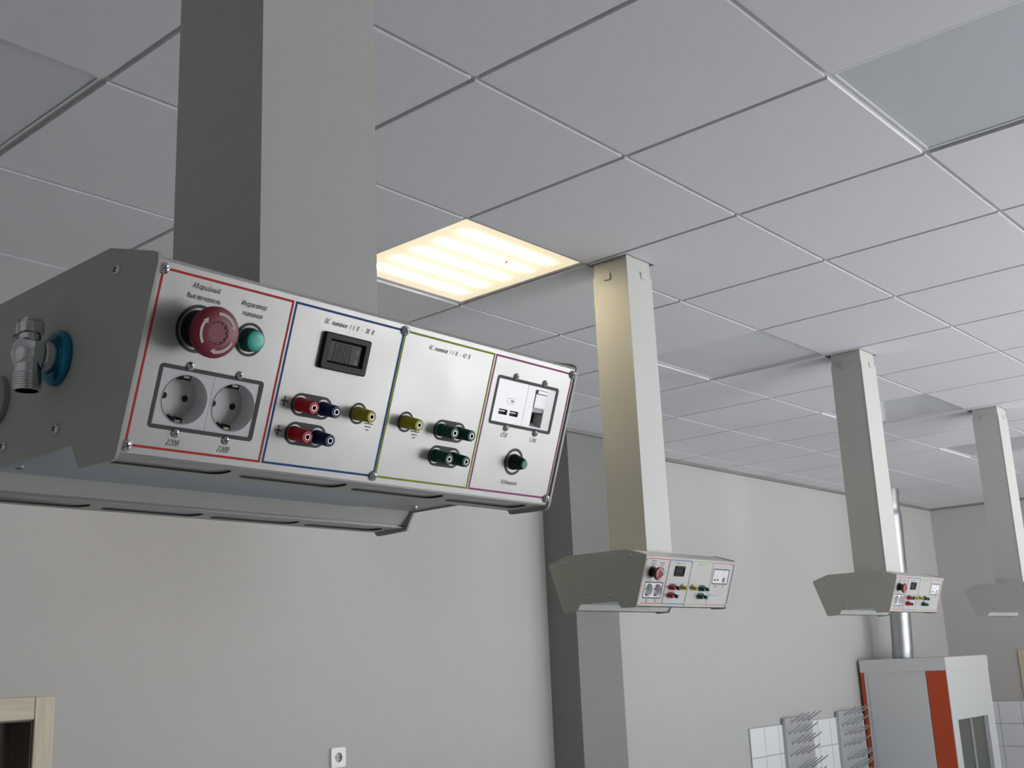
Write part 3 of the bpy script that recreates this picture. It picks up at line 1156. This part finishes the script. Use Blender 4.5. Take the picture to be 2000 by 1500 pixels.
    part('digit_segments', 'vms', seg_b, M_SEG, vm, I4)['label'] = 'faint unlit digit segments'

    def va_b():
        bm = bmesh.new()
        write(bm, 'V', .0140, .0042, .0028, .0022, wd=.00045, h=.00095, slant=0)
        write(bm, 'A', .0140, -.0045, .0028, .0022, wd=.00045, h=.00095, slant=0)
        for yy in (.0022, -.0065):
            stroke(bm, [(.0126, yy), (.0154, yy)], .0004, .00095)
        return bm
    part('unit_letters', 'vml', va_b, M_MARK, vm, I4)['label'] = 'grey letters V and A'

    # --- binding posts
    for nm, m_, pts in (('red', M_RED, ((152.5, 84.2), (152.2, 109.4))), ('dark blue', M_BLUE, ((177.2, 84.4), (177.0, 109.7))),
                        ('olive yellow', M_YEL, ((217.2, 83.1), (276.0, 82.9))), ('dark green', M_GRN, ((323.8, 84.4), (347.3, 84.4), (323.6, 109.9), (347.3, 110.0)))):
        for x, y in pts:
            b = part('binding_post', 'post_' + nm, post_bm, [m_, M_BUSH, M_HOLE], A, mm(x, y), 35)
            b['label'] = nm + ' binding post'

    # --- USB and LAN outlets
    def us_b():
        return plate_mesh('usb', rrect(-.0226, .0226, -.0225, .0225, .0006, 1),
                          [rrect(-.0152, -.0020, -.0135, -.0080, .0003, 1)[::-1], rrect(.0016, .0148, -.0135, -.0080, .0003, 1)[::-1]], -.0030, -.0004)
    us = part('usb_outlet', 'usb', us_b, M_SOCK, A, mm(414.0, 44.3))
    us['label'] = 'white twin USB outlet'

    def usp_b():
        bm = bmesh.new()
        for a, b in ((-.0152, -.0020), (.0016, .0148)):
            box(bm, a, b, -.0135, -.0080, -.0062, -.0031)
        return bm
    part('port', 'usp', usp_b, M_HOLE, us, I4)['label'] = 'two dark USB openings'

    def ust_b():
        bm = bmesh.new()
        for a, b in ((-.0140, -.0050), (.0028, .0118)):
            box(bm, a, b, -.0104, -.0094, -.0030, -.0010)
        return bm
    part('contact_tongue', 'ust', ust_b, M_SOCK, us, I4)

    def usi_b():
        bm = bmesh.new()
        o = [(.0050, .0044), (-.0026, .0044)] + [(-.0026 + .0027 * math.cos(math.radians(a)), .0014 + .0030 * math.sin(math.radians(a))) for a in range(100, 261, 20)] + [(-.0026, -.0016), (.0050, -.0016)]
        stroke(bm, o, .00035, -.0003)
        for xx in (.0012, .0038):
            for yy in (.0002, .0016):
                stroke(bm, [(xx - .0008, yy + .0007), (xx + .0008, yy + .0007)], .0009, -.0003)
        return bm
    part('usb_symbol', 'usi', usi_b, mat('grey_print', (.13, .13, .13), .5), us, I4)['label'] = 'small printed charger symbol'

    def la_b():
        return plate_mesh('lan', rrect(-.0226, .0226, -.0225, .0225, .0006, 1), [rrect(-.0100, .0082, -.0200, .0195, .0004, 1)[::-1]], -.0030, -.0004)
    la = part('lan_outlet', 'lan', la_b, M_SOCK, A, mm(459.6, 44.3))
    la['label'] = 'white network outlet with a sliding shutter'

    def lab_b():
        bm = bmesh.new()
        box(bm, -.0100, .0082, .0000, .0150, -.0040, .0004, bev=.0005)
        box(bm, -.0090, .0074, .0152, .0192, -.0040, .0018, bev=.0005)
        prism(bm, [(.0000, -.0005), (.0000, -.004), (-.0060, -.0090), (-.0045, -.0020)], 0, -.0100, .0082)
        return bm
    part('shutter', 'lab', lab_b, M_SOCK, la, I4)

    def lap_b():
        bm = bmesh.new()
        box(bm, -.0100, .0082, -.0200, -.0000, -.0130, -.0090)
        return bm
    part('port', 'lap', lap_b, M_HOLE, la, I4)['label'] = 'dark network port'

    def las_b():
        bm = bmesh.new()
        prism(bm, [(-.0200, -.0005), (-.0200, -.0090), (-.0165, -.0090)], 0, -.0100, .0082)
        prism(bm, [(.0082, -.0005), (.0082, -.0090), (.0040, -.0090)], 1, -.0200, -.0060)
        return bm
    part('port_slope', 'las', las_b, M_WELL, la, I4)

    # --- dimmer knob, or the maker's print on the other consoles
    if idx == 0:
        def kn_b():
            bm = bmesh.new()
            lathe(bm, [(.0082, .0004), (.0084, .0015), (.0076, .0030), (.0056, .0135), (.0050, .0148), (.0044, .0150)], 60,
                  mod=lambda a, r, h: r * (1 + .05 * math.cos(a * 15)) if .002 < h < .014 else r)
            return bm
        kn = part('dimmer_knob', 'knb', kn_b, M_KNOB, A, mm(437, 104), 30)
        kn['label'] = 'small ridged dark dimmer knob'

        def kc_b():
            bm = bmesh.new()
            lathe(bm, [(.0046, .0140), (.0046, .0156), (.0040, .0162), (.00001, .0163)], 32)
            return bm
        part('knob_cap', 'knc', kc_b, M_KNOBCAP, kn, I4, 40)['label'] = 'green cap of the dimmer knob'
    else:
        def lg_b():
            bm = bmesh.new()
            prism(bm, rounded([(.3868, -.1020), (.3915, -.0990), (.3925, -.1060), (.3905, -.1145), (.3870, -.1120)], .0015), 2, .0001, .0003, 0)
            bm2 = bm
            for k in range(11):
                x = .4005 + k * .0040
                hgt = .0062 if k in (0, 4, 7, 9) else .0044
                stroke(bm2, [(x, -.1085), (x + .0006, -.1085 + hgt)], .0010, .0002, 1)
                stroke(bm2, [(x, -.1085), (x + .0024, -.1085)], .0009, .0002, 1)
                stroke(bm2, [(x + .0005, -.1085 + .0040), (x + .0026, -.1045)], .0009, .0002, 1)
            for r in range(2):
                for k in range(20):
                    x = .398 + k * .0024
                    stroke(bm2, [(x, -.1135 - r * .0030), (x + .0017, -.1135 - r * .0030)], .0010, .0002, 2)
            return bm
        part('printed_logo', 'logo', lg_b, [M_LOGO2, M_LOGO, M_LOGO3], fp, I4)['label'] = 'pale blue flame mark and small print'

    # --- taps on the near end plate of the first console
    if idx == 0:
        xw = -XW - .003
        vy, vz = -.0375 - 1.291 - cy, 2.4185 + .006 - dz
        VM = Matrix.Translation((xw, vy, vz)) @ Matrix(((0, 0, -1, 0), (1, 0, 0, 0), (0, -1, 0, 0), (0, 0, 0, 1)))
        # local: z away from the plate; x = +y world; y = -z world

        bm = bmesh.new()
        lathe(bm, [(.0128, .0030), (.0128, .0150), (.0118, .0156), (.0122, .0162), (.0130, .0195), (.0134, .0250), (.0128, .0310), (.0105, .0350), (.0070, .0368), (.00001, .0372)], 40)
        # outlet pointing down with a threaded end
        D = Matrix.Translation((0, 0, .025)) @ Matrix.Rotation(math.radians(-90), 4, 'X')
        prof = [(.0100, .004), (.0100, .0165), (.0108, .0170)]
        z = .0175
        for k in range(7):
            prof += [(.0112, z), (.0112, z + .0006), (.0102, z + .0011), (.0102, z + .0014)]
            z += .0019
        prof += [(.0108, z), (.0108, z + .0008), (.0088, z + .0008), (.0086, z - .010), (.00001, z - .010)]
        lathe(bm, prof, 40, M=D, caps=False)
        # bonnet pointing up
        U = Matrix.Translation((0, 0, .025)) @ Matrix.Rotation(math.radians(90), 4, 'X')
        lathe(bm, [(.0085, .004), (.0085, .0150), (.0070, .0155), (.0070, .0185)], 30, M=U)
        tp = finish('water_tap', bm, M_CHROME, A, 40, VM)
        tp['label'] = 'chrome angle tap on the dark end plate'
        bm = bmesh.new()
        lathe(bm, [(.0235, 0), (.0236, .002), (.0220, .0050), (.0180, .0072), (.0145, .0070), (.0130, .0050)], 48)
        finish('flange', bm, M_FILM, tp, 40)['label'] = 'blue wall flange of the tap'
        bm = bmesh.new()
        # lever handle: domed boss and a short wing
        prism(bm, rounded([(-.0095, .017), (-.0095, .034), (.0090, .034), (.0175, .0315), (.0180, .0185), (.0085, .017)], .003), 1, -.0255, -.0160)
        prism(bm, rounded([(-.0080, .0185), (-.0080, .0325), (.0080, .0325), (.0080, .0185)], .003), 1, -.0285, -.0255)
        bmesh.ops.bevel(bm, geom=[e for e in bm.edges if e.calc_length() > .002], offset=.0008, segments=2, affect='EDGES')
        finish('tap_handle', bm, M_CHROME, tp, 40)
        bm = bmesh.new()
        lathe(bm, [(.0060, z - .0098), (.0060, z - .0095), (.00001, z - .0095)], 24, M=D)
        finish('outlet_bore', bm, M_HOLE, tp)['label'] = 'dark outlet opening'
        # round port further along the plate
        GMx = Matrix.Translation((xw, -1.222 - cy, 1.908 + .5 - dz)) @ Matrix(((0, 0, -1, 0), (1, 0, 0, 0), (0, -1, 0, 0), (0, 0, 0, 1)))
        bm = bmesh.new()
        lathe(bm, [(.0225, 0), (.0230, .0015), (.0222, .0050), (.0200, .0064), (.0160, .0060), (.0150, .0030), (.00001, .0030)], 48)
        gr = finish('port_ring', bm, M_GLAND, A, 40, GMx)
        gr['label'] = 'round grey port flange on the end plate'
        bm = bmesh.new()
        lathe(bm, [(.0135, .0031), (.0135, .0040), (.00001, .0040)], 32)
        finish('port_opening', bm, mat('port_brown', (.05, .04, .03), .5), gr)
    return root


LABELS = [
    'large nearest grey service console with chrome tap and dimmer knob on its panel',
    'second grey service console whose post stands beside the lit ceiling panel',
    'third grey service console hanging in front of the silver ventilation duct',
    'fourth grey service console with only its blank end plate in view at the picture edge',
]
for k, c in enumerate(CONSOLES):
    build_console(k, c, LABELS[k])

# ------------------------------------------------------------------ fume hood, duct, racks, outlet


def build_hood():
    hx0, hx1, hy0, hy1, ht = 7.30, 8.235, 1.263, 1.972, 2.09
    r = tag(empty('fume_hood', (hx0, hy0, 0)), 'tall white fume hood with orange stripe against the tiled wall', 'fume hood')
    M = Matrix.Translation((-hx0, -hy0, 0))
    bm = bmesh.new()
    t = .03
    box(bm, hx0, hx0 + t, hy0 + .165, hy1 - .03, .9, ht - .10)      # sides
    box(bm, hx1 - t, hx1 - .006, hy0, hy1, .9, ht - .10)
    box(bm, hx0 + t, hx1 - t, hy1 - t, hy1, .9, ht - .10)           # back
    box(bm, hx0 + t, hx1 - t, hy0 + .035, hy1 - t, ht - .14, ht - .10)
    finish('body', bm, M_HOOD, r, M=M)
    bm = bmesh.new()
    box(bm, hx0 - .006, hx1 + .004, hy0 - .006, hy1, ht - .10, ht, bev=.003)
    finish('top_lip', bm, M_HOOD, r, M=M)
    bm = bmesh.new()
    box(bm, hx0 - .004, hx0, hy0 + .166, hy1 - .06, .95, ht - .125, bev=.001)
    finish('side_panel', bm, M_HOOD, r, M=M)
    bm = bmesh.new()
    box(bm, hx0 - .002, hx0 + .028, hy0 + .002, hy0 + .160, .9, ht - .10)
    finish('orange_stripe', bm, M_ORANGE, r, M=M)['label'] = 'orange upright stripe on the side'
    bm = bmesh.new()
    box(bm, hx0 - .002, hx0 + .028, hy1 - .026, hy1, .9, ht - .10)
    finish('orange_stripe', bm, M_ORANGE, r, M=M)['label'] = 'thin orange rear edge'
    bm = bmesh.new()
    box(bm, hx1 - .006, hx1 + .012, hy0 + .004, hy1, .9, ht - .10)
    finish('orange_stripe', bm, M_ORANGE, r, M=M)['label'] = 'thin orange far edge'
    bm = bmesh.new()
    y0, y1 = hy0 - .004, hy0 + .02
    wx0, wx1, wz = 7.410, 8.075, 1.610
    box(bm, hx0 - .001, hx1 - .007, y0, y1, wz, ht - .10)
    box(bm, hx0 - .001, wx0, y0, y1, .9, wz)
    box(bm, wx1, hx1 - .007, y0, y1, .9, wz)
    finish('front_frame', bm, M_HOOD, r, M=M)
    bm = bmesh.new()
    box(bm, wx0 + .001, wx1 - .001, hy0 + .022, hy0 + .030, .95, wz + .03)
    gl = mat('sash_glass', (.10, .105, .10), .08)
    finish('sash', bm, gl, r, M=M)['label'] = 'dark glass sash'
    bm = bmesh.new()
    box(bm, wx1 - .055, wx1 - .030, hy0 + .008, hy0 + .0215, .95, wz)
    box(bm, wx0 + .30, wx0 + .34, hy0 + .012, hy0 + .0215, .95, wz - .01)
    finish('sash_rail', bm, mat('sash_rail_grey', (.40, .41, .41), .4, .5), r, M=M)
    bm = bmesh.new()
    box(bm, hx0, hx1, hy0 + .03, hy1, 0, .86)
    box(bm, hx0 - .01, hx1 + .01, hy0 - .02, hy1, .86, .9)
    finish('base_cabinet', bm, M_HOOD, r, M=M)


build_hood()

bm = bmesh.new()
pts = []
N = 60
for k in range(N + 1):
    t_ = k / N
    z = 2.091 + (3.50 - 2.091) * t_
    x = 7.590 + .018 * math.sin(t_ * math.pi) + (.012 if t_ > .90 else 0) * (t_ - .9) * 10
    y = 1.715 - .055 * t_
    if k < 3:
        x, y = 7.590, 1.715
    pts.append((x, y, z))
rr = [.083 * (1 + (.018 if k % 2 else -.006)) * (1 if k < N * .86 else .90) for k in range(N + 1)]
tube(bm, pts, rr, 28)
tag(finish('ventilation_duct', bm, M_STEEL, smooth=60), 'silver ribbed metal duct rising from the fume hood to the ceiling', 'duct')

RACK_LABELS = ['grey steel glassware drying rack with pegs, further from the fume hood', 'grey steel glassware drying rack with pegs, right beside the fume hood']
peg_mesh = None
for k, x0 in enumerate((5.935, 6.807)):
    r = tag(empty('drying_rack', (x0, Y1 - .010, 1.05)), RACK_LABELS[k], 'drying rack', 'drying racks on the tiled wall')
    bm = bmesh.new()
    box(bm, 0, .42, -.028, 0, 0, .662, bev=.002)
    finish('back_board', bm, M_RACK, r)
    zs = [.625, .548, .475, .395, .290, .215, .140]
    for n, z in enumerate(zs):
        L = .13 if n < 4 else .17
        for q in range(4):
            x = .075 + .088 * q + (-.04 if n % 2 else 0.0) + .02 * (n == 0)
            nm = 'peg%d' % (n >= 4)

            def peg_b():
                bm = bmesh.new()
                a = math.radians(33)
                tube(bm, [(0, .002, 0), (0, -L * math.cos(a) * .5, L * math.sin(a) * .5), (0, -L * math.cos(a), L * math.sin(a))], [.0055, .0050, .0040], 8)
                return bm
            part('peg', nm, peg_b, M_RACK, r, Matrix.Translation((x, -.028, z)), 50)

o = tag(empty('wall_outlet', (1.760, Y1, 1.790)), 'small white wall socket on the plain grey wall', 'wall socket')
bm = bmesh.new()
n = 40
sq = []
for q in range(n):
    a = 2 * math.pi * (q + .5) / n
    f = .0425 / max(abs(math.cos(a)), abs(math.sin(a)))
    sq.append((f * math.cos(a), f * math.sin(a)))
ring_flat(bm, sq, circ(0, 0, .0215, n), .012)
sq2 = [(x * 1.02, y * 1.02) for x, y in sq]
ring_flat(bm, sq2, sq, .010)
A_ = [bm.verts.new((x, y, .012)) for x, y in sq]
B_ = [bm.verts.new((x * 1.03, y * 1.03, 0)) for x, y in sq]
for q in range(n):
    bm.faces.new((A_[q], A_[(q + 1) % n], B_[(q + 1) % n], B_[q]))
WM = Matrix.Rotation(math.radians(90), 4, 'X')
finish('faceplate', bm, M_OUTLET, o, M=WM)
bm = bmesh.new()
lathe(bm, [(.0215, .012), (.0205, .0125), (.0200, .0115), (.0195, .003), (.00001, .003)], 40, caps=False)
wl = finish('socket_well', bm, mat('outlet_well', (.42, .42, .40), .4), o, 40, WM)
bm = bmesh.new()
for xx in (-.0095, .0095):
    lathe(bm, [(.0028, .003), (.0028, .0034), (.00001, .0034)], 14, M=Matrix.Translation((xx, 0, 0)))
finish('pin_hole', bm, M_HOLE, wl)
